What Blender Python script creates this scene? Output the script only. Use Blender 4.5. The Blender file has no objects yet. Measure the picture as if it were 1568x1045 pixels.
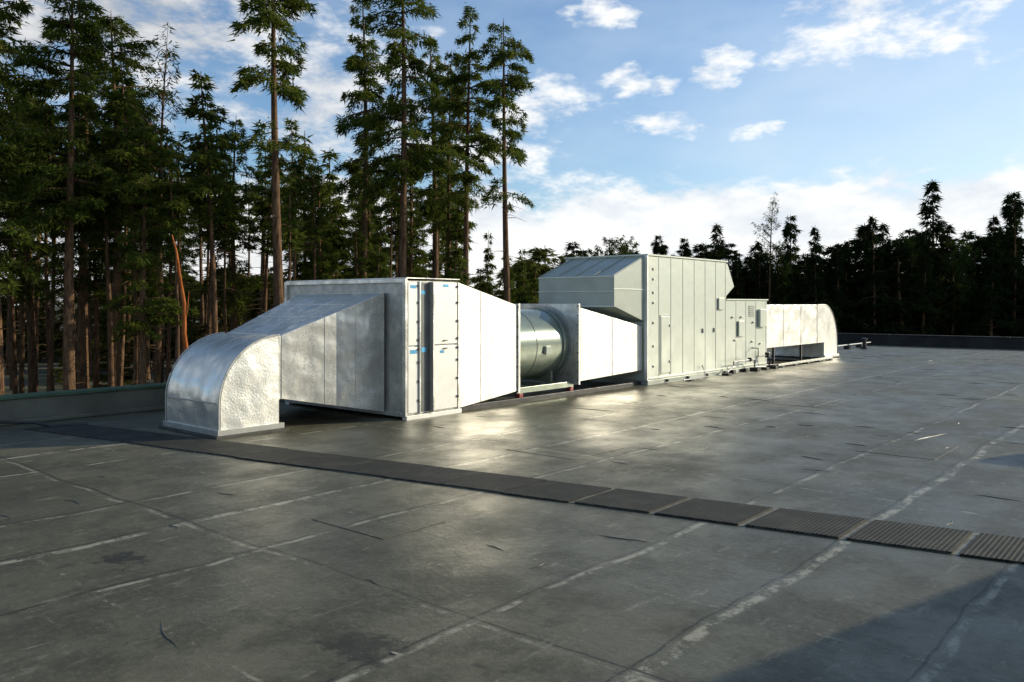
import bpy, math, random
import numpy as np
from math import radians, sin, cos, pi
from mathutils import Vector
S = bpy.context.scene
S.view_settings.view_transform='Standard'; S.view_settings.look='None'; S.view_settings.exposure=0
random.seed(3)
ROT = math.atan2(.762,.648)
CU,SU = .648,.762
def L2W(u,w): return (CU*u-SU*w, SU*u+CU*w)
SUN_AZ=72; SUN_EL=18

# ---------------------------------------------------------------- materials
class NT:
    def __init__(s,tree): s.t=tree; s.n=tree.nodes; s.l=tree.links
    def node(s,typ,**kw):
        n=s.n.new(typ)
        for k,v in kw.items(): setattr(n,k,v)
        return n
    def put(s,sock,v):
        if v is None: return
        if hasattr(v,'default_value') or isinstance(v,bpy.types.NodeSocket): s.l.new(v,sock)
        else: sock.default_value=v
    def math(s,op,a,b=None,c=None,clamp=False):
        n=s.node('ShaderNodeMath',operation=op); n.use_clamp=clamp
        s.put(n.inputs[0],a)
        if b is not None: s.put(n.inputs[1],b)
        if c is not None: s.put(n.inputs[2],c)
        return n.outputs[0]
    def noise(s,vec,scale,detail=4,rough=.55,out=0):
        n=s.node('ShaderNodeTexNoise'); s.put(n.inputs['Vector'],vec)
        n.inputs['Scale'].default_value=scale; n.inputs['Detail'].default_value=detail; n.inputs['Roughness'].default_value=rough
        return n.outputs[out]
    def sstep(s,v,a,b,lo=0.,hi=1.):
        n=s.node('ShaderNodeMapRange',interpolation_type='SMOOTHSTEP')
        s.put(n.inputs[0],v); s.put(n.inputs[1],a); s.put(n.inputs[2],b); s.put(n.inputs[3],lo); s.put(n.inputs[4],hi)
        return n.outputs[0]
    def mix(s,f,a,b):
        n=s.node('ShaderNodeMix',data_type='RGBA')
        s.put(n.inputs[0],f)
        s.put(n.inputs[6],a if not isinstance(a,tuple) else (*a[:3],1)); s.put(n.inputs[7],b if not isinstance(b,tuple) else (*b[:3],1))
        return n.outputs[2]
    def scale(s,vec,sc):
        n=s.node('ShaderNodeMapping'); s.put(n.inputs[0],vec); n.inputs['Scale'].default_value=sc
        return n.outputs[0]
    def bump(s,h,strength,dist,prev=None):
        n=s.node('ShaderNodeBump'); n.inputs['Strength'].default_value=strength; n.inputs['Distance'].default_value=dist
        s.put(n.inputs['Height'],h)
        if prev is not None: s.l.new(prev,n.inputs['Normal'])
        return n.outputs[0]
def mat(name):
    m=bpy.data.materials.new(name); m.use_nodes=True
    t=NT(m.node_tree); b=t.n['Principled BSDF']
    return m,t,b
def simple(name,col,rough=.5,metal=0.,var=.25,sc=4.,bmp=.15,bsc=25.,dist=.01):
    m,t,b=mat(name)
    co=t.node('ShaderNodeTexCoord').outputs['Object']
    n1=t.noise(co,sc,4)
    dark=tuple(c*(1-var) for c in col); lite=tuple(min(1,c*(1+var*.5)) for c in col)
    t.put(b.inputs['Base Color'],t.mix(t.sstep(n1,.3,.7),dark,lite))
    t.put(b.inputs['Roughness'],t.sstep(n1,.3,.7,min(1,rough*1.12),rough*.88))
    b.inputs['Metallic'].default_value=metal
    t.put(b.inputs['Normal'],t.bump(t.noise(co,bsc,2),bmp,dist))
    return m
def galv(name,col=(.72,.73,.72),rough=.36,metal=.6,dent=.5,crinkle=0):
    m,t,b=mat(name)
    co=t.node('ShaderNodeTexCoord').outputs['Object']
    streak=t.noise(t.scale(co,(4,4,.8)),1.2,5,.6)
    v=t.node('ShaderNodeTexVoronoi'); t.put(v.inputs['Vector'],co); v.inputs['Scale'].default_value=38
    c=t.mix(t.sstep(streak,.33,.67),tuple(x*.80 for x in col),col)
    sp=t.node('ShaderNodeSeparateColor'); t.l.new(v.outputs['Color'],sp.inputs[0])
    c=t.mix(t.math('MULTIPLY',sp.outputs[0],.18),c,tuple(x*.7 for x in col))
    t.put(b.inputs['Base Color'],c)
    t.put(b.inputs['Roughness'],t.math('ADD',t.math('MULTIPLY',sp.outputs[1],.08),t.sstep(streak,.3,.7,rough+.08,rough-.05)))
    b.inputs['Metallic'].default_value=metal
    nb=t.bump(t.noise(co,1.3,2,.4),dent,.12)
    nb=t.bump(t.noise(co,7,3,.5),dent*.3,.015,nb)
    if crinkle:
        nb=t.bump(t.noise(co,26,4,.7),crinkle,.012,nb)
    t.put(b.inputs['Normal'],nb)
    return m
M_GALV=galv('galvanized_steel',(.74,.73,.665),.27,.7,.75)
M_GALV2=galv('galvanized_insulated',(.88,.865,.785),.30,.5,.6)
M_CRINK=galv('crinkled_foil',(.86,.85,.775),.30,.55,.8,.6)
M_FRAME=simple('aluminium_frame',(.44,.445,.405),.4,.5,.2,6)
M_PANEL=simple('white_panel',(.80,.79,.72),.38,.25,.1,3,.1,4,.03)
M_RECESS=simple('recess_shade_panel',(.12,.13,.125),.45,.3,.2,3)  # panel in the shaded gap; the recess shade is put into its grey
M_AHU=simple('painted_steel_greygreen',(.55,.585,.49),.34,.1,.1,1.4,.15,2.5,.06)
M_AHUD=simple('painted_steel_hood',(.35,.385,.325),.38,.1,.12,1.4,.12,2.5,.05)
M_FAN=simple('fan_enamel',(.22,.26,.21),.22,.4,.2,2,.05,3,.03)
M_DARK=simple('black_metal',(.03,.03,.03),.5,.2)
M_CURB=simple('curb_flashing',(.045,.045,.036),.7)
M_RUB=simple('rubber_black',(.015,.015,.015),.6)
M_TAPE=simple('blue_tape',(.08,.42,.68),.6)
M_RED=simple('red_mount',(.30,.04,.03),.5)
M_PIPE=simple('pvc_pipe',(.35,.36,.34),.4)
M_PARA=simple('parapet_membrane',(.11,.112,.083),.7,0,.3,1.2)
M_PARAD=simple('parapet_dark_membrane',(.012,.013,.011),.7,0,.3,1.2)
M_CAP=simple('parapet_cap_metal',(.07,.13,.08),.4,.3)
M_WALL=simple('precast_wall',(.32,.32,.29),.85,0,.2,.7)

def bark(name,c1,c2):
    m,t,b=mat(name)
    co=t.node('ShaderNodeTexCoord').outputs['Object']
    n=t.noise(t.scale(co,(5,5,.9)),2,4,.65)
    t.put(b.inputs['Base Color'],t.mix(t.sstep(n,.35,.65),c1,c2)); b.inputs['Roughness'].default_value=.9
    b.inputs['Specular IOR Level'].default_value=.1
    t.put(b.inputs['Normal'],t.bump(n,.7,.06))
    return m
M_BARK=bark('fir_bark',(.06,.037,.022),(.17,.10,.055))
M_MADR=bark('madrone_bark',(.26,.07,.02),(.45,.15,.045))
def foliage(name,c1,c2,c3,tr_=.35):
    m=bpy.data.materials.new(name); m.use_nodes=True; t=NT(m.node_tree); t.n.remove(t.n['Principled BSDF'])
    co=t.node('ShaderNodeTexCoord').outputs['Object']
    oi=t.node('ShaderNodeObjectInfo').outputs['Random']
    n=t.noise(co,1.6,2,.75)
    c=t.mix(t.sstep(n,.35,.55),c1,c2)
    c=t.mix(t.sstep(n,.55,.72),c,c3)
    c=t.mix(t.math('MULTIPLY',oi,.4),c,tuple(x*.6 for x in c1))
    d=t.node('ShaderNodeBsdfDiffuse'); t.l.new(c,d.inputs[0])
    tr=t.node('ShaderNodeBsdfTranslucent'); t.l.new(c,tr.inputs[0])
    mx=t.node('ShaderNodeMixShader'); mx.inputs[0].default_value=tr_
    t.l.new(d.outputs[0],mx.inputs[1]); t.l.new(tr.outputs[0],mx.inputs[2])
    t.l.new(mx.outputs[0],t.n['Material Output'].inputs[0])
    return m
M_FIR=foliage('fir_needles',(.055,.088,.017),(.105,.130,.024),(.18,.19,.034),.42)
M_FIRU=foliage('understorey_needles',(.07,.09,.02),(.13,.13,.03),(.20,.19,.05),.4)
M_FIRD=foliage('fir_needles_far_backlit',(.014,.024,.009),(.024,.038,.012),(.04,.055,.016),.25)  # dark copy of the fir needles: backlit shade of far trees put into colour
M_LEAF=foliage('broad_leaves',(.03,.05,.014),(.055,.08,.02),(.09,.11,.03))

# roof membrane
M_ROOF,t,b=mat('roof_membrane')
co=t.node('ShaderNodeTexCoord').outputs['Object']
wn=t.noise(co,.6,3,.55,1)
warp=t.node('ShaderNodeVectorMath',operation='MULTIPLY_ADD')
t.l.new(wn,warp.inputs[0]); warp.inputs[1].default_value=(.3,.3,0); t.l.new(co,warp.inputs[2])
sx=t.node('ShaderNodeSeparateXYZ'); t.l.new(warp.outputs[0],sx.inputs[0])
X,Y=sx.outputs[0],sx.outputs[1]
big=t.noise(co,.22,4,.6); mid=t.noise(co,1.1,6,.68); fine=t.noise(co,14,4,.7)
c=t.mix(t.sstep(big,.35,.65),(.092,.087,.052),(.142,.134,.088))
c=t.mix(t.sstep(mid,.40,.62,0,.85),c,(.052,.049,.030))
c=t.mix(t.sstep(fine,.45,.75,0,.45),c,(.19,.18,.13))
def line(coord,period,off,w):
    f=t.math('FRACT',t.math('DIVIDE',t.math('ADD',coord,off),period))
    d=t.math('MULTIPLY',t.math('ABSOLUTE',t.math('SUBTRACT',f,.5)),period)
    return t.sstep(d,w*.35,w,1.,0.)
wh=t.node('ShaderNodeTexWhiteNoise',noise_dimensions='2D')
cmb=t.node('ShaderNodeCombineXYZ')
t.put(cmb.inputs[0],t.math('FLOOR',t.math('DIVIDE',t.math('ADD',X,-4.57-.15),6.1))); t.put(cmb.inputs[1],t.math('FLOOR',t.math('DIVIDE',t.math('ADD',Y,-4.27-.15),2.85)))
t.l.new(cmb.outputs[0],wh.inputs['Vector'])
c=t.mix(t.sstep(wh.outputs['Value'],0.,1.,0,.45),c,(.052,.050,.032))
brk=t.noise(co,2.3,5,.75); brk2=t.noise(co,3.7,5,.8)
l1=line(Y,2.85,-4.2-.15+1.425,.045); l2=line(Y,5.7,-2.8-.15+2.85,.07)
l3=line(X,6.1,-4.5-.15+3.05,.035); l4=line(X,3.05,-6.0-.15+1.525,.022); l5=line(Y,2.85,-3.45-.15+1.425,.014)
m1=t.math('MULTIPLY',l1,t.sstep(brk,.44,.58,0,.9)); m2=t.math('MULTIPLY',l2,t.sstep(brk2,.44,.56))
m3=t.math('MULTIPLY',l3,t.sstep(brk,.45,.60,0,.7)); m4=t.math('MULTIPLY',l4,t.sstep(brk2,.50,.62,0,.7))
m5=t.math('MULTIPLY',l5,t.sstep(brk2,.52,.62,0,.6))
lines=t.math('MAXIMUM',t.math('MAXIMUM',t.math('MAXIMUM',m1,m2),t.math('MAXIMUM',m3,m4)),m5)
c=t.mix(t.math('MULTIPLY',lines,.75),c,(.38,.36,.275))
def edge(coord,period,off): return line(coord,period,off,.018)
e=t.math('MAXIMUM',edge(Y,2.85,-4.27+1.425-.15),edge(X,6.1,-4.57+3.05-.15))
e=t.math('MAXIMUM',e,edge(Y,5.7,-2.90+2.85-.15))
e=t.math('MULTIPLY',e,t.sstep(brk2,.32,.5))
c=t.mix(t.math('MULTIPLY',e,.8),c,(.014,.013,.009))
sc=t.noise(t.scale(co,(1.1,4.,1)),1.5,6,.78); c=t.mix(t.sstep(sc,.56,.70,0,.65),c,(.25,.238,.175))
c=t.mix(t.sstep(sc,.42,.30,0,.75),c,(.034,.032,.021))
sc3=t.noise(t.scale(co,(5.,.8,1)),1.9,6,.78); c=t.mix(t.sstep(sc3,.60,.70,0,.45),c,(.27,.26,.19))
st=t.noise(co,.9,4,.7); c=t.mix(t.sstep(st,.62,.72,0,.8),c,(.030,.027,.018))
ws=t.node('ShaderNodeSeparateColor'); t.l.new(t.noise(co,4,4,.7,1),ws.inputs[0])
so_=t.node('ShaderNodeSeparateXYZ'); t.l.new(co,so_.inputs[0])
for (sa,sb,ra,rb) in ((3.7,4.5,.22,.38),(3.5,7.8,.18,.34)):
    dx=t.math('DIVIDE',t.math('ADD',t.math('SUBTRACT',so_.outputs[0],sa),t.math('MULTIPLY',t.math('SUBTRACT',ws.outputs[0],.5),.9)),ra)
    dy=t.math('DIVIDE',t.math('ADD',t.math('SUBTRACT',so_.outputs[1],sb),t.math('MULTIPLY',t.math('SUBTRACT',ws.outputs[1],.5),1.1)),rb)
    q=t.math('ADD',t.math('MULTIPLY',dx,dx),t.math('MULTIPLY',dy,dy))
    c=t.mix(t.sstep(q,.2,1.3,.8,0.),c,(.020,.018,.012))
spk=t.noise(co,38,2,.5); c=t.mix(t.sstep(spk,.68,.75,0,.5),c,(.4,.385,.31))
t.put(b.inputs['Base Color'],c)
r=t.math('ADD',t.sstep(mid,.3,.7,.40,.55),t.sstep(big,.35,.65,-.06,.08))
t.put(b.inputs['Roughness'],r)
b.inputs['Specular IOR Level'].default_value=.42
b.inputs['Specular Tint'].default_value=(1,.93,.76,1)
nb=t.bump(t.noise(co,.8,2),.3,.05)
hh_=t.math('ADD',t.math('MULTIPLY',brk2,1.),t.math('MULTIPLY',fine,.5))
nb=t.bump(hh_,.45,.016,nb)
t.put(b.inputs['Normal'],nb)

# walkway pad
M_PAD,t,b=mat('walkway_pad_rubber')
co=t.node('ShaderNodeTexCoord').outputs['Object']
sx=t.node('ShaderNodeSeparateXYZ'); t.l.new(co,sx.inputs[0])
gx=t.math('SINE',t.math('MULTIPLY',sx.outputs[0],2*pi/.045)); gy=t.math('SINE',t.math('MULTIPLY',sx.outputs[1],2*pi/.045))
g=t.math('MAXIMUM',gx,gy)
c=t.mix(t.sstep(g,.2,.9),(.009,.009,.007),(.048,.046,.034))
c=t.mix(t.sstep(t.noise(co,2.2,5,.7),.45,.7,0,.55),c,(.08,.077,.055))
t.put(b.inputs['Base Color'],c); b.inputs['Roughness'].default_value=.7; b.inputs['Specular IOR Level'].default_value=.25
t.put(b.inputs['Normal'],t.bump(g,.6,.008))

M_GND,t,b=mat('forest_floor')
co=t.node('ShaderNodeTexCoord').outputs['Object']
c=t.mix(t.sstep(t.noise(co,.08,4),.4,.6),(.045,.05,.02),(.09,.075,.035)); c=t.mix(t.sstep(t.noise(co,1.5,4),.5,.7,0,.6),c,(.03,.045,.015))
t.put(b.inputs['Base Color'],c); b.inputs['Roughness'].default_value=.95

# ---------------------------------------------------------------- geometry helpers
def mk(name,verts,faces,mats,parent=None,smooth=False,bevel=0,midx=None):
    me=bpy.data.meshes.new(name); me.from_pydata([tuple(v) for v in verts],[],faces)
    for m in (mats if isinstance(mats,(list,tuple)) else [mats]): me.materials.append(m)
    if midx is not None: me.polygons.foreach_set('material_index',midx)
    me.update()
    if smooth:
        me.shade_smooth(); me.set_sharp_from_angle(angle=radians(32))
    ob=bpy.data.objects.new(name,me); S.collection.objects.link(ob)
    if parent is not None:
        ob.parent=parent; ob.location=(-parent['ou'],-parent['ow'],0)
    if bevel:
        mo=ob.modifiers.new('bevel','BEVEL'); mo.width=bevel; mo.segments=2; mo.limit_method='ANGLE'; mo.angle_limit=radians(30)
    return ob
def group(name,u,w):
    e=bpy.data.objects.new(name,None); S.collection.objects.link(e); e.empty_display_size=.5
    e['ou']=float(u); e['ow']=float(w)
    x,y=L2W(u,w); e.location=(x,y,0); e.rotation_euler=(0,0,ROT); return e
BF=[(0,3,2,1),(4,5,6,7),(0,1,5,4),(1,2,6,5),(2,3,7,6),(3,0,4,7)]
def box(name,x0,x1,y0,y1,z0,z1,m,p,bevel=.006):
    v=[(x0,y0,z0),(x1,y0,z0),(x1,y1,z0),(x0,y1,z0),(x0,y0,z1),(x1,y0,z1),(x1,y1,z1),(x0,y1,z1)]
    return mk(name,v,BF,m,p,bevel=bevel)
def boxes(name,lst,m,p,bevel=.004):
    V=[];F=[]
    for (x0,x1,y0,y1,z0,z1) in lst:
        o=len(V); V+=[(x0,y0,z0),(x1,y0,z0),(x1,y1,z0),(x0,y1,z0),(x0,y0,z1),(x1,y0,z1),(x1,y1,z1),(x0,y1,z1)]
        F+=[tuple(i+o for i in f) for f in BF]
    return mk(name,V,F,m,p,bevel=bevel)
def loft(name,a,b_,m,p,nseg=1):
    V=[];F=[]
    for k in range(nseg+1):
        q=[a[i]+(b_[i]-a[i])*k/nseg for i in range(5)]
        V+=[(q[0],q[1],q[3]),(q[0],q[2],q[3]),(q[0],q[2],q[4]),(q[0],q[1],q[4])]
    for k in range(nseg):
        for i in range(4):
            j=(i+1)%4; F.append((4*k+i,4*k+4+i,4*k+4+j,4*k+j))
    F.append((0,1,2,3)); F.append(tuple(4*nseg+i for i in (3,2,1,0)))
    return mk(name,V,F,m,p,bevel=.008)
def seams(name,a,b_,ks,m,p,t=.03,w=.02):
    L=[]
    for k in ks:
        q=[a[i]+(b_[i]-a[i])*k for i in range(5)]
        x,y0,y1,z0,z1=q
        for (c0,c1,d0,d1) in ((y0-t,y0+.004,z0-t,z1+t),(y1-.004,y1+t,z0-t,z1+t),(y0+.006,y1-.006,z1-.004,z1+t-.002),(y0+.006,y1-.006,z0-t+.002,z0+.004)):
            L.append((x-w/2,x+w/2,c0,c1,d0,d1))
    return boxes(name,L,m,p,bevel=.003)
def fixn(ob):
    import bmesh
    bm=bmesh.new(); bm.from_mesh(ob.data); bmesh.ops.recalc_face_normals(bm,faces=bm.faces); bm.to_mesh(ob.data); bm.free()
    return ob
def extr(name,prof,y0,y1,m,p,smooth=False,bevel=.006):
    n=len(prof); V=[(x,y0,z) for x,z in prof]+[(x,y1,z) for x,z in prof]
    F=[tuple(range(n)),tuple(range(2*n-1,n-1,-1))]+[(i,n+i,n+(i+1)%n,(i+1)%n) for i in range(n)]
    return fixn(mk(name,V,F,m,p,smooth=smooth,bevel=bevel))
def tube(name,pts,r,m,p,n=10,closed_ends=True):
    V=[];F=[]
    rs=r if isinstance(r,(list,tuple)) else [r]*len(pts)
    for i,pt in enumerate(pts):
        a=Vector(pts[max(i-1,0)]); c_=Vector(pts[min(i+1,len(pts)-1)]); d=(c_-a).normalized()
        up=Vector((0,0,1)) if abs(d.z)<.9 else Vector((1,0,0))
        s=d.cross(up).normalized(); q=s.cross(d)
        for k in range(n):
            an=2*pi*k/n; V.append(Vector(pt)+rs[i]*(cos(an)*s+sin(an)*q))
    for i in range(len(pts)-1):
        for k in range(n):
            F.append((i*n+k,i*n+(k+1)%n,(i+1)*n+(k+1)%n,(i+1)*n+k))
    F.append(tuple(range(n))[::-1]); F.append(tuple((len(pts)-1)*n+k for k in range(n)))
    return mk(name,V,F,m,p,smooth=True)

# ---------------------------------------------------------------- roof & building
bld=group('flat_roof_building',0,0)
U0,U1,W0,W1=-25,50,-25,18.1
mk('roof_membrane',[(U0,W0,0),(U1,W0,0),(U1,W1,0),(U0,W1,0)],[(0,1,2,3)],M_ROOF,bld)
boxes('walls',[(U0,U1,W1+.012,W1+.28,-4,.50),(U0-.3,U0-.012,W0,W1,-4,.5),(U0,U1,W0-.3,W0-.012,-4,.5)],M_PARA,bld,.01)
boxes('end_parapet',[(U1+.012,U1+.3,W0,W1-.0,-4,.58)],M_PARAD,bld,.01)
caps=[]
u=U0
while u<U1:
    caps.append((u,min(u+2.98,U1),W1-.03,W1+.32,.503,.575)); u+=3.0
w=W0
boxes('parapet_cap',caps,M_CAP,bld,.008)
caps=[]
while w<W1-.2:
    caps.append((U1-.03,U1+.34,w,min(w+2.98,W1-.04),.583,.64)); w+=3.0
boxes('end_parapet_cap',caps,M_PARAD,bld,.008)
boxes('parapet_cant',[(U0,U1,W1-.09,W1+.01,0.004,.09)],M_PARA,bld,.02)

# walkway
wk=group('rooftop_walkway_pads',8,6)
V=[];F=[];rnd=random.Random(5)
def uc(w): return 7.25+(12.3-w)*.185
w=17.2
while w>-9:
    a=w; b2=w-.93; j=rnd.uniform(-.02,.02)
    o=len(V)
    for z in (.004,.022):
        V+=[(uc(a)-.47+j,a,z),(uc(b2)-.47+j,b2,z),(uc(b2)+.47+j,b2,z),(uc(a)+.47+j,a,z)]
    F+=[tuple(i+o for i in f) for f in BF]
    w-=1.0 if w<7.5 else .945
mk('pads',V,F,M_PAD,wk,bevel=.004)
M_STRIP=simple('pad_adhesive_strip',(.19,.185,.14),.6,0,.4,5)
mk('adhesive_bed',[(uc(17.2)-.48,17.2,.0035),(uc(-9)-.48,-9,.0035),(uc(-9)+.48,-9,.0035),(uc(17.2)+.48,17.2,.0035)],[(0,1,2,3)],M_STRIP,wk)

# membrane wrinkles / laps
V=[];F=[];rnd=random.Random(11)
def wrinkle(u_,w_,Ln,wd,h,an):
    bx=rnd.uniform(-.03,.03); o=len(V); n=10; ph=rnd.uniform(0,6.28)
    for k in range(n+1):
        s=k/n*2-1; wv=wd*(1-s*s)*(.7+.3*sin(5*s+ph))+.0012; px=Ln*s/2; py=bx*(s*s)+.008*sin(4*s+ph)+rnd.uniform(-.003,.003)
        for (q,z) in ((-wv,.002),(0,.002+h*(1-s*s)),(wv,.002)):
            x=px; y=py+q; V.append((u_+x*cos(an)-y*sin(an),w_+x*sin(an)+y*cos(an),z))
    for k in range(n):
        a=o+3*k; F.extend([(a,a+1,a+4,a+3),(a+1,a+2,a+5,a+4)])
for i in range(340):
    u_=rnd.uniform(1,44); w_=rnd.uniform(-14,12)
    if abs(u_-uc(w_))<.8: continue
    far=min(1,math.hypot(u_,w_)/16)
    Ln=rnd.uniform(.2,.6)*(1 if rnd.random()<.8 else 2.4)
    wrinkle(u_,w_,Ln,rnd.uniform(.003,.010)*(.5+.5*far),rnd.uniform(.003,.012)*(.5+.5*far),pi/2+rnd.gauss(0,.18) if rnd.random()<.85 else rnd.gauss(0,.15))
mk('membrane_wrinkles',V,F,simple('wrinkle_membrane',(.05,.047,.032),.55),bld)
def blob(cx,cy,rx,ry,seed,z=.004,n=22,irr=.3):
    r_=random.Random(seed); ph=[r_.uniform(0,6.28) for _ in range(5)]
    pts=[]
    for k in range(n):
        a=2*pi*k/n; rr=1+irr*sum(sin((j+2)*a+ph[j])/(j+2) for j in range(5))
        pts.append((cx+rx*rr*cos(a),cy+ry*rr*sin(a),z))
    return pts
def blobs(name,lst,m,z=.004):
    V=[];F=[]
    for i,(cx,cy,rx,ry) in enumerate(lst):
        p=blob(cx,cy,rx,ry,i*7+3,z+.0005*(i%4)); o=len(V); V+=p; F.append(tuple(range(o,o+len(p))))
    return mk(name,V,F,m,bld)
M_CHIP=simple('debris_light',(.34,.32,.25),.7)
chips=[]
rnd=random.Random(8)
for i in range(60): 
    s=rnd.uniform(.002,.006); chips.append((rnd.uniform(2,22),rnd.uniform(-6,12),s,s*rnd.uniform(.5,2)))
chips+=[(3.76,4.25,.012,.04)]
blobs('light_debris',chips,M_CHIP,.006)
boxes('lap_patches',[(10.2,11.6,7.4,8.8,.001,.005),(13.8,15.4,3.2,4.4,.001,.005),(5.5,6.4,6.4,7.6,.001,.005),(19.0,21.2,6.8,8.0,.001,.005)],M_ROOF,bld,.002)

# ---------------------------------------------------------------- first duct: elbow + transition
d1=group('galvanized_air_duct',9.5,14.5)
y0,y1=13.39,15.3
prof=[(7.71,.10)]
cx,cz,R=8.95,.58,1.22
for k in range(0,21):
    a=pi-(pi/2)*k/20; prof.append((cx+1.24*cos(a),cz+R*sin(a)))
prof+=[(8.98,1.80),(8.98,.60),(8.95,.58),(8.95,.10)]
extr('elbow',prof,y0,y1,[M_GALV],d1,smooth=True,bevel=.008)
prof2=[(7.74,.14)]+[(cx+1.21*cos(pi-(pi/2)*k/20),cz+1.19*sin(pi-(pi/2)*k/20)) for k in range(21)]+[(8.93,1.77),(8.93,.14)]
extr('elbow_cheek',prof2,y0-.007,y0+.003,M_CRINK,d1,bevel=.003)
rim=[(cx+1.25*cos(pi-(pi/2)*k/20),y0-.008,cz+1.23*sin(pi-(pi/2)*k/20)) for k in range(21)]
tube('elbow_rim',[(7.70,y0-.008,.12)]+rim,.012,M_FRAME,d1,8)
tube('elbow_rim_back',[(7.70,y1+.008,.12)]+[(a,y1+.008,c_) for a,_,c_ in rim],.012,M_FRAME,d1,8)
boxes('elbow_base_flange',[(7.66,9.03,13.34,15.35,.05,.15)],M_FRAME,d1)
boxes('roof_curb',[(7.60,9.09,13.28,15.41,-.02,.05)],M_CURB,d1,.01)
boxes('elbow_cleat',[(7.69,7.712,13.5,15.2,.60,.63)],M_FRAME,d1)
A=(8.98,13.39,15.3,.60,1.80); Bq=(11.40,13.22,16.2,.12,2.64)
loft('transition',A,Bq,M_GALV,d1)
seams('transition_seams',A,Bq,[.01,.40,.70,.985],M_GALV,d1,.008,.010)

# ---------------------------------------------------------------- filter housing
fh=group('filter_housing',12.2,14.7)
box('casing',11.46,13.0,12.62,16.8,.09,2.88,M_FRAME,fh)
boxes('corner_flange',[(11.40,11.46,12.57,12.66,.06,2.92),(11.40,11.46,12.66,16.85,2.84,2.92),(11.40,11.46,16.76,16.85,.06,2.84),(11.40,11.46,12.66,16.76,.06,.14)],M_GALV,fh)
boxes('base_rail',[(11.42,13.05,12.55,12.68,-.02,.085),(11.42,13.05,16.7,16.83,-.02,.085)],M_PANEL,fh)
box('top_sheet',11.44,13.02,12.58,16.84,2.923,2.945,M_GALV,fh)
boxes('access_panels',[(11.50,11.79,12.592,12.617,.13,1.50),(11.50,11.79,12.592,12.617,1.53,2.85),(12.18,12.93,12.575,12.617,.13,1.50),(12.18,12.93,12.575,12.617,1.53,2.85)],M_PANEL,fh,.008)
boxes('recess_panel',[(11.84,12.12,12.605,12.618,.13,2.85)],M_RECESS,fh)
boxes('panel_stiles',[(11.795,11.83,12.56,12.62,.10,2.87),(12.13,12.165,12.50,12.62,.10,2.87),(12.95,13.0,12.57,12.62,.10,2.87)],M_GALV,fh)
lat=[]
for z in (.35,.75,1.15,1.42,1.62,2.0,2.4,2.75):
    lat+=[(11.76,11.793,12.565,12.591,z,z+.05),(12.18,12.21,12.545,12.574,z,z+.05),(12.91,12.945,12.545,12.574,z,z+.05)]
boxes('latches',lat,M_DARK,fh,.004)
boxes('tape_tabs',[(11.56,11.72,12.588,12.591,2.72,2.79),(11.55,11.74,12.588,12.591,1.36,1.44),(12.50,12.66,12.571,12.574,2.76,2.82),(12.40,12.52,12.571,12.574,1.34,1.40),(11.86,12.0,12.601,12.604,2.6,2.68),(11.88,12.02,12.601,12.604,1.38,1.48)],M_TAPE,fh,0)
boxes('handles',[(12.5,12.60,12.54,12.574,1.60,1.62),(12.5,12.60,12.54,12.574,1.43,1.45)],M_DARK,fh,.003)
A=(13.0,12.62,16.75,.09,2.87); Bq=(15.22,12.78,14.95,.28,2.36)
loft('discharge_transition',A,Bq,M_GALV2,fh)
seams('discharge_seams',A,Bq,[.012,.36],M_GALV2,fh,.008,.012)

# ---------------------------------------------------------------- inline fan
fn=group('inline_fan',16.5,13.87)
cy,cz=13.87,1.32
def cyl(name,x0,x1,r,m,p,n=56):
    V=[];F=[]
    for x in (x0,x1):
        for k in range(n): a=2*pi*k/n; V.append((x,cy+r*cos(a),cz+r*sin(a)))
    for k in range(n): F.append((k,n+k,n+(k+1)%n,(k+1)%n))
    F.append(tuple(range(n))); F.append(tuple(range(2*n-1,n-1,-1)))
    return fixn(mk(name,V,F,m,p,smooth=True,bevel=.004))
cyl('casing',15.30,17.62,.93,M_FAN,fn)
for i,(a,b2,r_) in enumerate(((15.30,15.36,1.0),(16.2,16.22,.94),(17.30,17.36,.97),(17.56,17.63,1.03))):
    cyl('flange_ring_%d'%i,a,b2,r_,M_FRAME if i==3 else M_FAN,fn)
boxes('flange_plate',[(15.225,15.295,12.74,15.0,.24,2.40),(17.635,17.70,12.68,15.05,.26,2.40)],M_GALV,fn)
boxes('junction_box',[(16.5,16.7,12.88,12.97,1.1,1.32)],M_AHUD,fn,.01)
boxes('support_rails',[(15.3,17.65,12.86,12.96,.20,.34),(15.3,17.65,14.78,14.88,.20,.34),(15.9,16.0,12.96,14.78,.22,.33),(16.9,17.0,12.96,14.78,.22,.33)],M_FAN,fn)
boxes('saddles',[(15.7,15.78,13.2,14.55,.335,.62),(17.1,17.18,13.2,14.55,.335,.62)],M_FAN,fn)
boxes('curb_rail',[(13.3,21,12.80,12.98,-.02,.10),(13.3,21,14.75,14.93,-.02,.10)],M_DARK,fn,.01)
boxes('vibration_mounts',[(15.36,15.50,12.82,12.96,.10,.20),(17.45,17.59,12.82,12.96,.10,.20),(15.36,15.50,14.76,14.9,.10,.20),(17.45,17.59,14.76,14.9,.10,.20)],M_RED,fn,.01)
bolts=[]
for i in range(9):
    z=.36+i*.245; bolts.append((17.615,17.634,12.70,12.725,z,z+.03)); bolts.append((15.21,15.224,12.76,12.785,z,z+.03))
boxes('bolts',bolts,M_DARK,fn,0)
A=(17.70,12.72,15.0,.34,2.30); Bq=(20.93,12.74,14.9,.44,1.73)
loft('inlet_transition',A,Bq,M_GALV2,fn)
seams('inlet_seams',A,Bq,[.02,.5,.98],M_GALV2,fn,.010,.014)

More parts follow.
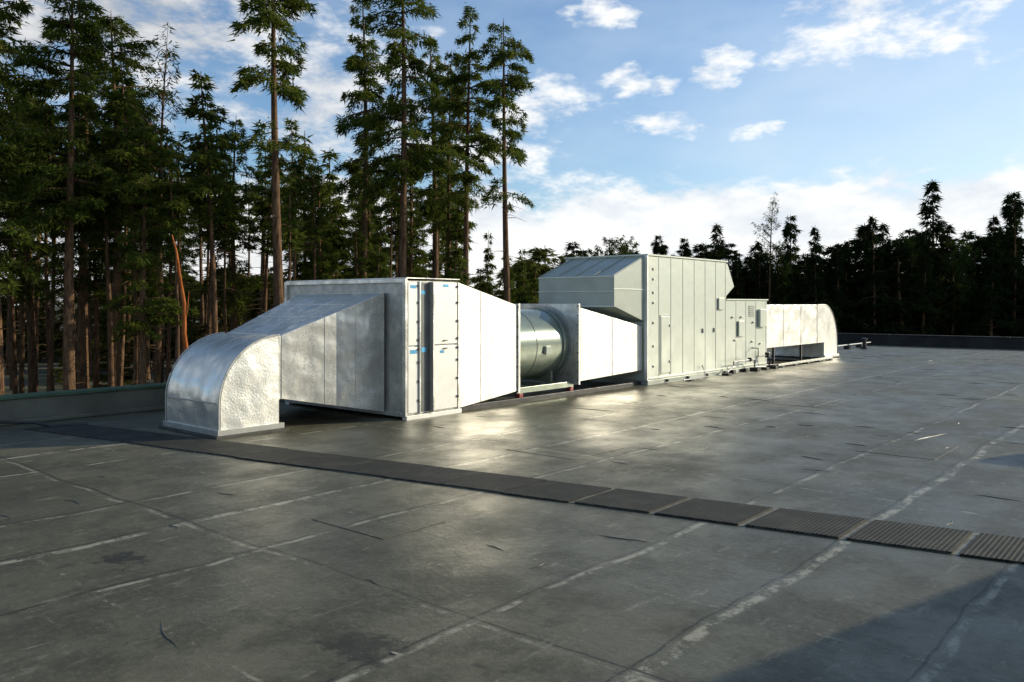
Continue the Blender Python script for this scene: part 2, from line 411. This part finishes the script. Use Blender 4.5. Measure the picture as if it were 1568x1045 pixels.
# ---------------------------------------------------------------- air handling unit
ah=group('rooftop_air_handling_unit',25,14)
box('main_casing',20.97,26.16,12.6,15.6,.14,3.82,M_AHU,ah,.012)
box('lower_casing',26.165,29.6,12.62,15.6,.14,2.52,M_AHU,ah,.012)
box('roof_cap',20.93,26.20,12.56,15.64,3.823,3.87,M_AHU,ah)
box('lower_roof_cap',26.17,29.64,12.58,15.64,2.523,2.565,M_AHU,ah)
box('base_rail',20.95,29.62,12.57,15.63,-.02,.135,M_AHUD,ah)
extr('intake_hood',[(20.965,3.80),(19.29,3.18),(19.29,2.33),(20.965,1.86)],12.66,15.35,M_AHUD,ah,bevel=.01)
boxes('hood_seams',[(19.27,19.289,12.64,15.37,2.74,2.77),(19.27,19.289,12.64,15.37,3.15,3.19),(19.27,19.289,12.64,15.37,2.31,2.35),(19.27,20.95,12.645,12.662,2.80,2.83)],M_AHU,ah)
for i,w_ in enumerate((12.67,13.35,14.0,14.65,15.3)):
    V=[(20.95,w_,3.81),(19.30,w_,3.195),(19.30,w_+.03,3.195),(20.95,w_+.03,3.81)]
    V+=[(x,y,z+.022) for x,y,z in V]
    mk('hood_rib_%d'%i,V,BF,M_AHUD,ah)
extr('relief_hood',[(26.165,3.78),(26.40,3.76),(26.90,3.0),(26.165,2.60)],12.66,15.4,M_AHU,ah,bevel=.008)
J=[]
for x in (21.02,21.62,22.35,23.1,23.85,24.6,25.35,26.08): J.append((x,x+.035,12.59,12.602,.16,3.80))
for x in (26.95,27.75,28.6,29.5): J.append((x,x+.035,12.61,12.622,.16,2.50))
J.append((21.06,26.07,12.585,12.602,.155,.21)); J.append((26.3,29.5,12.60,12.622,.155,.21))
boxes('panel_joints',J,M_AHU,ah,.004)
boxes('corner_post',[(20.90,20.968,12.56,12.66,.14,3.82)],M_PANEL,ah,.006)
box('access_door',21.72,22.25,12.565,12.60,.30,2.02,M_AHU,ah,.01)
boxes('door_frame',[(21.68,21.715,12.575,12.60,.26,2.06),(22.255,22.29,12.575,12.60,.26,2.06),(21.72,22.25,12.575,12.60,2.025,2.06)],M_AHUD,ah,.003)
K=[]
for z in (.5,1.1,1.8,2.4,2.7,3.1,3.4): K.append((21.28,21.34,12.565,12.60,z,z+.07)); 
for z in (.6,1.7): K.append((22.2,22.24,12.53,12.563,z,z+.07))
for x in (24.4,25.2): K.append((x,x+.05,12.55,12.60,1.45,1.6))
for x,z in ((26.6,1.9),(27.3,1.9),(26.8,1.1),(28.2,1.0),(28.9,.9),(29.2,2.1),(28.3,1.7)): K.append((x,x+.08,12.56,12.62,z,z+.06))
boxes('latches',K,M_FRAME,ah,.006)
boxes('control_boxes',[(27.05,27.5,12.54,12.598,1.25,1.8),(28.75,29.3,12.50,12.598,1.55,2.2),(25.5,25.9,12.54,12.578,2.2,2.6)],M_AHU,ah,.012)
boxes('louvre_slats',[(28.0,28.5,12.585,12.60,1.95+i*.07,1.98+i*.07) for i in range(6)],M_AHUD,ah,0)
boxes('lifting_lugs',[(22+i*1.3,22.08+i*1.3,12.5,12.57,.03,.11) for i in range(6)],M_DARK,ah,.004)
tube('condensate_pipe',[(25.6,12.3,.10),(26.2,12.35,.28),(26.2,12.35,.42),(27.9,12.35,.42),(27.9,12.35,.15),(28.7,12.3,.12)],.028,M_PIPE,ah)
tube('gas_pipe',[(28.2,12.6,.8),(28.2,12.35,.8),(28.2,12.35,.5),(29.2,12.35,.5),(29.2,12.35,.15),(30.4,12.3,.1)],.022,M_DARK,ah)
tube('conduit',[(22.6,12.3,.05),(24.1,12.32,.05),(24.3,12.45,.18),(24.3,12.55,.4)],.02,M_PIPE,ah)
boxes('pipe_supports',[(25.5,25.75,12.2,12.45,-.01,.07),(28.6,28.85,12.2,12.42,-.01,.08),(27.8,28.0,12.2,12.5,-.01,.12),(29.3,29.5,12.15,12.5,-.01,.1),(22.9,23.1,12.2,12.4,-.01,.04)],M_RUB,ah,.006)
boxes('gas_regulator',[(28.95,29.12,12.27,12.43,.42,.62),(27.45,27.58,12.28,12.42,.36,.5)],M_DARK,ah,.02)
boxes('skids',[(26.3,26.5,12.4,12.56,-.01,.12),(27.3,27.5,12.4,12.56,-.01,.12)],M_RUB,ah,.01)

# ---------------------------------------------------------------- far duct
d2=group('galvanized_air_duct',33,14)
A=(29.62,12.75,14.95,.72,2.36); Bq=(35.2,12.75,14.95,.72,2.36)
loft('straight_run',A,Bq,M_CRINK,d2)
seams('run_seams',A,Bq,[.01,.33,.66,.985],M_CRINK,d2,.015,.02)
R=1.64; cx,cz=35.95,.72
prof=[(35.205,.72),(35.205,2.36)]+[(cx+R*sin(pi/2*k/20),cz+R*cos(pi/2*k/20)) for k in range(21)]+[(37.59,.12),(35.95,.12),(35.95,.72)]
extr('elbow',prof,12.75,14.95,[M_GALV2],d2,smooth=True,bevel=.008)
tube('elbow_rim',[(a,12.745,c_) for a,c_ in prof[1:-3]]+[(37.6,12.745,.14)],.018,M_FRAME,d2,8)
boxes('base_flange',[(35.9,37.66,12.68,15.0,.06,.16)],M_GALV,d2); boxes('roof_curb',[(35.85,37.72,12.6,15.1,-.02,.06)],M_CURB,d2)
boxes('duct_stands',[(30.8,30.88,12.85,12.93,.02,.72),(30.8,30.88,14.75,14.83,.02,.72),(33.6,33.68,12.85,12.93,.02,.72),(33.6,33.68,14.75,14.83,.02,.72),(30.7,31.0,12.75,14.95,-.01,.06),(33.5,33.8,12.75,14.95,-.01,.06)],M_DARK,d2)
boxes('ground_channel',[(29.8,35.6,12.25,12.4,.06,.14)],M_FRAME,d2)
boxes('channel_feet',[(30+i*1.3,30.25+i*1.3,12.2,12.45,-.01,.06) for i in range(5)],M_RUB,d2)

def vent(u,w,h=.5,r=.07):
    g=group('roof_vent_pipe',u,w)
    tube('pipe',[(u,w,-.01),(u,w,h)],r,M_DARK,g,14); tube('boot',[(u,w,-.005),(u,w,.05),(u,w,.14)],[r*3,r*2.0,r*1.05],M_RUB,g,14)
    tube('cap',[(u,w,h+.001),(u,w,h+.04),(u,w,h+.09)],[r*1.7,r*1.7,r*.4],M_DARK,g,14)
vent(45.5,14.0,.5,.10)
g=group('roof_pipe_run',44,15)
tube('pipe',[(40,14.6,.22),(48.5,14.6,.22)],.035,M_PIPE,g); boxes('blocks',[(40.5+i*2,40.7+i*2,14.45,14.75,-.01,.18) for i in range(4)],M_RUB,g)
g=group('roof_conduit',6,17.3)
tube('conduit',[(5.2,17.8,.16),(5.7,17.45,.14),(6.1,17.3,.10),(6.3,17.0,.03),(6.9,16.9,.03)],.03,M_DARK,g)

# penthouse (right, off frame) and hood vent: their shadows fall in frame
pe=bpy.data.objects.new('rooftop_penthouse',None); S.collection.objects.link(pe)
ang=math.atan2(2.34,3.44); tan=math.tan(radians(SUN_EL)); hh=3.0
off=(hh/tan*sin(radians(SUN_AZ)),hh/tan*cos(radians(SUN_AZ)))
pe.location=(1.27+off[0]-5.5,5.19+off[1]-5.5*.68,0); pe.rotation_euler=(0,0,ang); pe['ou']=0.; pe['ow']=0.
box('walls',0,17,-6,0,-.01,2.9,M_WALL,pe,.02); box('coping',-.04,17.04,-6.04,.04,2.903,3.0,M_CAP,pe)
boxes('door',[(4,5,.0,.03,.15,2.2)],M_AHUD,pe); boxes('base_flashing',[(-.05,17.05,-6.05,.05,-.01,.2)],M_PARA,pe)
g=bpy.data.objects.new('gooseneck_roof_vent',None); S.collection.objects.link(g); g['ou']=0.; g['ow']=0.
hv=1.2; g.location=(7.35+hv/tan*sin(radians(SUN_AZ)),12.2+hv/tan*cos(radians(SUN_AZ)),0); g.rotation_euler=(0,0,ROT)
extr('hood',[(-.35,.35),(-.35,.9),(-.2,1.15),(.1,1.2),(.4,1.1),(.75,.6),(.4,.5),(.35,.35)],-.4,.4,M_GALV,g); boxes('curb',[(-.4,.4,-.45,.45,-.01,.35)],M_CURB,g)

mk('ground',[(-2500,-2500,-4),(2500,-2500,-4),(2500,2500,-4),(-2500,2500,-4)],[(0,1,2,3)],M_GND)

# ---------------------------------------------------------------- trees
def tree_mesh(name,H,z0,R,seed,dens,fol,gap=.12,rise=.15,droop=.35,shape=.75,leaf=(.3,.55),step=(.22,.5),tr=.28,deadlow=0,wl=.3,nb=(2,6)):
    r=np.random.default_rng(seed)
    V=[];F=[]
    nr=16; ns=8
    bx,by=r.normal(0,.012*H,2)
    def axis(z):
        s=z/H; return np.array([bx*s*s+.15*sin(s*5+seed),by*s*s+.15*cos(s*4+seed)])-np.array([.15*sin(seed),.15*cos(seed)])
    for i in range(nr+1):
        z=H*i/nr; rad=tr*(1-z/H)**.8+.015+ (.12*tr if i==0 else 0); c_=axis(z)
        for k in range(ns): a=2*pi*k/ns; V.append((c_[0]+rad*cos(a),c_[1]+rad*sin(a),z))
    for i in range(nr):
        for k in range(ns): F.append((i*ns+k,i*ns+(k+1)%ns,(i+1)*ns+(k+1)%ns,(i+1)*ns+k))
    zc=z0*H; z=zc; LV=[]
    ph=r.uniform(0,6.28,3)
    def limb(p0,p1,p2,rad):
        o=len(V)
        for p_,rr in ((p0,rad),(p1,rad*.6),(p2,rad*.15)):
            for k in range(3): a=2*pi*k/3; V.append((p_[0]+rr*cos(a)*.7,p_[1]+rr*sin(a)*.7,p_[2]+rr*sin(a+1)))
        for q in range(2):
            for k in range(3): F.append((o+q*3+k,o+q*3+(k+1)%3,o+q*3+3+(k+1)%3,o+q*3+3+k))
    for i in range(deadlow):
        zz=r.uniform(.15*H,zc); a=r.uniform(0,6.28); L=r.uniform(.4,1.6); c_=axis(zz); d=np.array([cos(a),sin(a)])
        limb((*c_,zz),(*(c_+d*L*.5),zz+.02),(*(c_+d*L),zz-.15*L),.03)
    while z<H-.15:
        t_=(z-zc)/(H-zc)
        Lm=R*(1-t_)**shape*min(1,.5+t_*2.5)
        Lm*=.85+.3*sin(t_*17+ph[0])*sin(t_*7+ph[1])
        for _ in range(r.integers(*nb)):
            if r.random()<gap: continue
            a=r.uniform(0,6.28)
            L=max(.25,Lm*r.uniform(.35,1.15)*(.85+.25*sin(2*a+ph[2]+t_*5)))
            rs=rise+.5*t_**2+r.normal(0,.14); dr=droop*r.uniform(.5,1.4)
            d=np.array([cos(a),sin(a)]); q=np.array([-d[1],d[0]]); c_=axis(z)
            f=lambda s: (L*s*rs-dr*L*s*s)
            limb((*c_,z),(*(c_+d*L*.5),z+f(.5)),(*(c_+d*L),z+f(1.)),.018+.016*L)
            n=int(L*dens)+6
            s=.15+.85*r.random(n)**.7
            wmax=wl*L*np.sin(np.clip(s*1.1,0,1)**.8*pi)+.12
            tw=np.round(s*(3+L*3))/(3+L*3)
            s=np.where(r.random(n)<.6,tw+r.normal(0,.03,n),s)
            lat=r.uniform(-1,1,n)*wmax
            P=np.zeros((n,3)); sf=s+.35*np.abs(lat)/max(L,.5)
            P[:,0]=c_[0]+d[0]*L*sf+q[0]*lat; P[:,1]=c_[1]+d[1]*L*sf+q[1]*lat
            P[:,2]=z+L*s*rs-dr*L*s*s-np.abs(lat)*.3+r.normal(0,.10,n)-.07
            D=np.zeros((n,3)); sg=np.sign(lat)*r.uniform(.2,1,n)
            D[:,0]=d[0]*.6+q[0]*sg; D[:,1]=d[1]*.6+q[1]*sg; D[:,2]=-.5; D+=r.normal(0,.45,(n,3)); D/=np.linalg.norm(D,axis=1)[:,None]
            ln=r.uniform(*leaf,n)[:,None]; wd=ln*r.uniform(.16,.3,(n,1))
            N=np.cross(D,r.normal(0,1.,(n,3))+np.array([0,0,.8])); N/=np.linalg.norm(N,axis=1)[:,None]+1e-6
            LV.append(np.stack([P-N*wd*.5,P+N*wd*.5,P+D*ln],1).reshape(-1,3))
        z+=r.uniform(*step)
    LV=np.concatenate(LV); nv=len(V); nq=len(LV)//3
    me=bpy.data.meshes.new(name)
    allV=np.concatenate([np.array(V,dtype=float),LV])
    nf=len(F)
    loops=np.concatenate([np.array(F).ravel(),np.arange(nq*3)+nv])
    me.vertices.add(len(allV)); me.vertices.foreach_set('co',allV.ravel())
    me.loops.add(len(loops)); me.loops.foreach_set('vertex_index',loops.astype(np.int32))
    me.polygons.add(nf+nq); me.polygons.foreach_set('loop_start',np.concatenate([np.arange(nf)*4,nf*4+np.arange(nq)*3]).astype(np.int32))
    me.materials.append(M_BARK); me.materials.append(fol)
    me.polygons.foreach_set('material_index',np.concatenate([np.zeros(nf),np.ones(nq)]).astype(np.int32))
    me.update(calc_edges=True); me.validate()
    return me,H
lf=(.22,.42)
VAR={
 'tallA':tree_mesh('fir_tall_a',24,.52,3.2,1,100,M_FIR,gap=.18,droop=.45,deadlow=14,shape=.45,leaf=lf,step=(.28,.6),nb=(2,6)),
 'tallB':tree_mesh('fir_tall_b',24,.46,4.6,2,90,M_FIR,gap=.2,droop=.4,deadlow=14,shape=.45,leaf=lf,step=(.3,.65),nb=(2,6)),
 'tallC':tree_mesh('fir_tall_c',24,.54,3.5,9,110,M_FIR,gap=.25,droop=.55,deadlow=20,shape=.35,step=(.3,.75),leaf=lf,nb=(1,7)),
 'full':tree_mesh('fir_full',20,.36,3.8,4,85,M_FIR,gap=.15,deadlow=14,shape=.5,leaf=lf,step=(.3,.6)),
 'thin':tree_mesh('fir_thin',20,.60,2.3,5,75,M_FIR,gap=.2,deadlow=26,tr=.15,leaf=(.28,.5),step=(.28,.6)),
 'pole':tree_mesh('fir_pole',18,.72,1.8,15,60,M_FIR,gap=.25,deadlow=30,tr=.13,leaf=(.28,.5),step=(.3,.6)),
 'young':tree_mesh('fir_young',14,.08,3.0,6,60,M_FIR,gap=.05,shape=.8,tr=.16,leaf=(.3,.6),step=(.35,.65)),
 'under':tree_mesh('understorey',10,.04,3.0,16,45,M_FIRU,gap=.05,rise=.4,shape=.5,tr=.1,leaf=(.35,.7),step=(.3,.6)),
 'farA':tree_mesh('fir_far_a',14,.06,3.8,7,38,M_FIRD,gap=.05,shape=.7,leaf=(.4,.75),tr=.2,step=(.3,.6)),
 'farB':tree_mesh('fir_far_b',16,.15,3.6,8,44,M_FIRD,gap=.15,shape=.6,leaf=(.4,.7),tr=.2,step=(.3,.6)),
}
VAR['broad']=tree_mesh('broadleaf_crown',12,.2,4.6,12,60,M_LEAF,gap=.05,rise=.9,droop=.25,shape=.45,leaf=(.25,.5),step=(.3,.6),tr=.25,wl=.5)
VAR['scrag']=tree_mesh('scraggly_crown',18,.62,2.2,13,30,M_LEAF,gap=.25,rise=.9,droop=.1,shape=.4,leaf=(.2,.35),tr=.16,wl=.4,deadlow=20)
rt=random.Random(21)
def plant(kind,X_,Y_,H,base='conifer_tree',wid=1.,parent=None):
    me,h0=VAR[kind]; ob=bpy.data.objects.new(base,me); S.collection.objects.link(ob)
    s=H/h0; ob.location=(X_,Y_,-4.05); ob.scale=(s*wid,s*wid,s); ob.rotation_euler=(0,0,rt.uniform(0,6.28))
    if parent: ob.parent=parent
    return ob
for k,X_,Y_,H,wd in [('tallC',-.15,44,21.8,.9),('tallA',-2.5,46,23.2,.85),('tallB',-5.7,42,25.5,.9),('tallA',-8.8,48,25,.9),
    ('tallC',-10.7,38,24.5,1.),('thin',-14.6,40,17.8,1.3),('tallB',-19.4,36,20.8,1.1),('full',-22,35,21.5,1.),('tallB',-21.5,44,22.2,1.1),
    ('tallA',-5.2,54,24,1.),('young',-12.3,55,17,1.),('full',-16.8,50,18,.9),('young',-1.7,60,11.8,.75),('young',.8,66,11,.8),('young',3.0,75,11.3,.8),
    ('thin',-17,46,17.5,1.3),('young',-9.5,52,13,.9),('tallB',-3.7,50,22,.75),('full',-7.3,58,18,.9),('young',-4.2,62,13.5,.9),('tallA',-25,38,23,1.),
    ('tallB',-28,42,25,1.),('tallA',-32,40,24,1.),('tallB',-36,36,24,1.),('young',5,80,10.5,.9),
    ('full',-10.5,60,17,1.),('full',-5.5,66,16.5,1.),('thin',-13.5,50,15.5,1.3),('full',-24,46,21,1.1),('thin',-17.5,38,17.5,1.3)]:
    plant(k,X_,Y_,H,'conifer_tree',wd)
plant('scrag',-18.3,42,19.2,'leafless_tree')
plant('broad',9.6,80,13.0,'broadleaf_tree',.9); plant('broad',7.2,84,11.6,'broadleaf_tree',.8); plant('broad',13,88,11.3,'broadleaf_tree',.8)
g=bpy.data.objects.new('madrone_tree',None); S.collection.objects.link(g); g['ou']=0.;g['ow']=0.; g.location=(-12.9,32,-4)
mp=[(0.25,0,0),(.2,0,2.5),(.22,0,4.2),(.10,0,5.2),(.10,0,6.4),(-.1,0,7.6),(-.2,0,8.4),(-.42,.1,9.1)]
tube('trunk',mp,[.13,.10,.09,.085,.07,.055,.045,.02],M_MADR,g,10); tube('limb',[(.10,0,5.6),(.22,0,6.1),(.24,.1,6.9)],[.03,.02,.012],M_MADR,g,8)
fr=bpy.data.objects.new('forest_trees',None); S.collection.objects.link(fr)
def topy(px):
    if px<220: return 120
    if px<480: return 195
    if px<700: return 245
    if px<860: return 385
    return 400
n=0
while n<120:
    Yd=rt.uniform(37,92); px=rt.uniform(-350,880); X_=(px-784)/1254*Yd
    w_=-.762*X_+.648*Yd
    if w_<23: continue
    ty=topy(px)+rt.uniform(-20,90)
    H=6.4+(465-ty)/1254*Yd
    if px>700: k='young'
    else: k=rt.choice(['thin','thin','pole','pole','full','pole'] if Yd<65 else ['full','thin','thin','pole','full'])
    plant(k,X_,Yd,H,'fir',rt.uniform(1.,1.3) if k!='full' else 1.0,fr); n+=1
for i in range(48):
    Yd=rt.uniform(75,105); px=-350+1250*(i+rt.random())/48; X_=(px-784)/1254*Yd
    plant('under',X_,Yd,rt.uniform(7,12),'sapling',rt.uniform(1.5,2.),fr)
for i in range(14):
    Yd=rt.uniform(50,66); px=rt.uniform(-300,700); X_=(px-784)/1254*Yd
    plant('under',X_,Yd,rt.uniform(3,5.5),'shrub',rt.uniform(1.3,1.9),fr)
df=bpy.data.objects.new('distant_forest',None); S.collection.objects.link(df)
for X_,H in [(17.5,14.7),(20.2,14.2),(24,15.9),(26.3,12.5),(32.3,17),(34.2,15.3),(41,16.6),(43.3,16),(49.7,21.3),(54.3,16.6),(57.3,19.4),(59.6,19.8),(38.4,13.8),(36.8,13.4),(29.2,14),(46.5,15),(63,20),(67,19)]:
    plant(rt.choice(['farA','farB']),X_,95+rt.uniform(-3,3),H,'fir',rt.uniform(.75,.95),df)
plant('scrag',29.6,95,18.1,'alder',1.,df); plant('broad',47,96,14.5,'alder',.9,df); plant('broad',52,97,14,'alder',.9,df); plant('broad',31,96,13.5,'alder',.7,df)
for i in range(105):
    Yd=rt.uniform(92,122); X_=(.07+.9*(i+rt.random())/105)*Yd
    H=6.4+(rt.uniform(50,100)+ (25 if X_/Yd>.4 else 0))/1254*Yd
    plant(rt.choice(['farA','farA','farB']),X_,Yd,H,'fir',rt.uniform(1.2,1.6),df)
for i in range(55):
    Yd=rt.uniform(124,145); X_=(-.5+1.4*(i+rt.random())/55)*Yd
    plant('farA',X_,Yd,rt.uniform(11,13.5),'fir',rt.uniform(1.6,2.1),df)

# ---------------------------------------------------------------- world
wd=bpy.data.worlds.new('World'); S.world=wd; wd.use_nodes=True
t=NT(wd.node_tree); bg=t.n['Background']
sky=t.node('ShaderNodeTexSky'); sky.sky_type='NISHITA'; sky.sun_disc=False
sky.sun_elevation=radians(SUN_EL); sky.sun_rotation=radians(SUN_AZ); sky.air_density=1.0; sky.dust_density=.6; sky.ozone_density=1.3
gen=t.node('ShaderNodeTexCoord').outputs['Generated']
nv=t.node('ShaderNodeVectorMath',operation='NORMALIZE'); t.l.new(gen,nv.inputs[0]); dv=nv.outputs[0]
st=t.scale(dv,(1,1,2.2))
wn=t.node('ShaderNodeSeparateColor'); t.l.new(t.noise(st,9,4,.6,1),wn.inputs[0])
sp=t.node('ShaderNodeSeparateXYZ'); t.l.new(dv,sp.inputs[0])
az0=t.math('MULTIPLY',t.math('ARCTAN2',sp.outputs[0],sp.outputs[1]),180/pi)
el0=t.math('MULTIPLY',t.math('ARCSINE',sp.outputs[2]),180/pi)
az=t.math('ADD',az0,t.math('MULTIPLY',t.math('SUBTRACT',wn.outputs[0],.5),9.))
el=t.math('ADD',el0,t.math('MULTIPLY',t.math('SUBTRACT',wn.outputs[1],.5),4.))
bl=[(22.4,17.4,5.5,3.),(28.5,16.3,4.,1.6),(6.2,19.2,2.8,1.3),(14.8,15.8,2.3,1.9),(2.4,13.6,4.5,2.2),(8.6,14.8,3,.9),(10.4,12.6,3.,1.1),(16,11.5,1.5,.7),
    (-27,18,17,8.5),(-12,14,8,6),(-2,10,6,3.),(-80,25,30,10),(120,30,40,9),(170,22,40,10)]
fld=None
for a,e_,wa,we in bl:
    dx=t.math('DIVIDE',t.math('SUBTRACT',az,float(a)),float(wa)); dy=t.math('DIVIDE',t.math('SUBTRACT',el,float(e_)),float(we))
    q=t.math('SUBTRACT',1.,t.math('ADD',t.math('MULTIPLY',dx,dx),t.math('MULTIPLY',dy,dy)))
    fld=q if fld is None else t.math('MAXIMUM',fld,q)
band=t.math('DIVIDE',t.math('SUBTRACT',8.8,el),1.5)
fld=t.math('MAXIMUM',fld,t.math('MINIMUM',band,2.0))
fld=t.math('MAXIMUM',fld,-1.2)
n1=t.noise(st,17,8,.62); n2=t.noise(st,5,4,.55)
dn=t.math('ADD',fld,t.math('MULTIPLY',t.math('SUBTRACT',n1,.5),4.2))
mask=t.sstep(dn,.1,1.4)
veil=t.math('ADD',t.sstep(n2,.35,.75,0.,.22),t.math('MULTIPLY',t.sstep(el0,28.,7.,0.,.45),t.sstep(az0,-2.,30.)))
shade=t.sstep(t.math('ADD',n2,t.math('MULTIPLY',n1,.4)),.50,.82)
leftg=t.sstep(az0,-35.,5.,0.,1.)
cc=t.mix(shade,(6.6,7.1,7.8),(9.6,9.6,9.4))
ccl=t.mix(shade,(4.0,4.2,4.5),(8.2,8.2,8.2))
cc=t.mix(leftg,ccl,cc)
mul=t.node('ShaderNodeMix',data_type='RGBA',blend_type='MULTIPLY'); mul.inputs[0].default_value=1; t.l.new(sky.outputs[0],mul.inputs[6]); mul.inputs[7].default_value=(1.0,1.22,1.45,1)
skc=t.mix(veil,mul.outputs[2],(7.0,7.9,8.7))
t.l.new(t.mix(t.math('MULTIPLY',mask,.97),skc,cc),bg.inputs['Color'])
bg.inputs['Strength'].default_value=.115
sl=bpy.data.lights.new('sun','SUN'); sl.energy=5.0; sl.angle=radians(.5); sl.color=(1,.90,.70)
so=bpy.data.objects.new('sun',sl); S.collection.objects.link(so)
sd=Vector((sin(radians(SUN_AZ))*cos(radians(SUN_EL)),cos(radians(SUN_AZ))*cos(radians(SUN_EL)),sin(radians(SUN_EL))))
so.rotation_euler=sd.to_track_quat('Z','Y').to_euler(); so.location=sd*60
# ---------------------------------------------------------------- camera
cd=bpy.data.cameras.new('camera'); cam=bpy.data.objects.new('camera',cd); S.collection.objects.link(cam)
cd.lens=28.8; cd.sensor_width=36; cd.shift_y=-57/1568; cd.clip_end=6000; cd.clip_start=.05
cam.location=(0,0,2.4); cam.rotation_euler=(pi/2,0,0); S.camera=cam
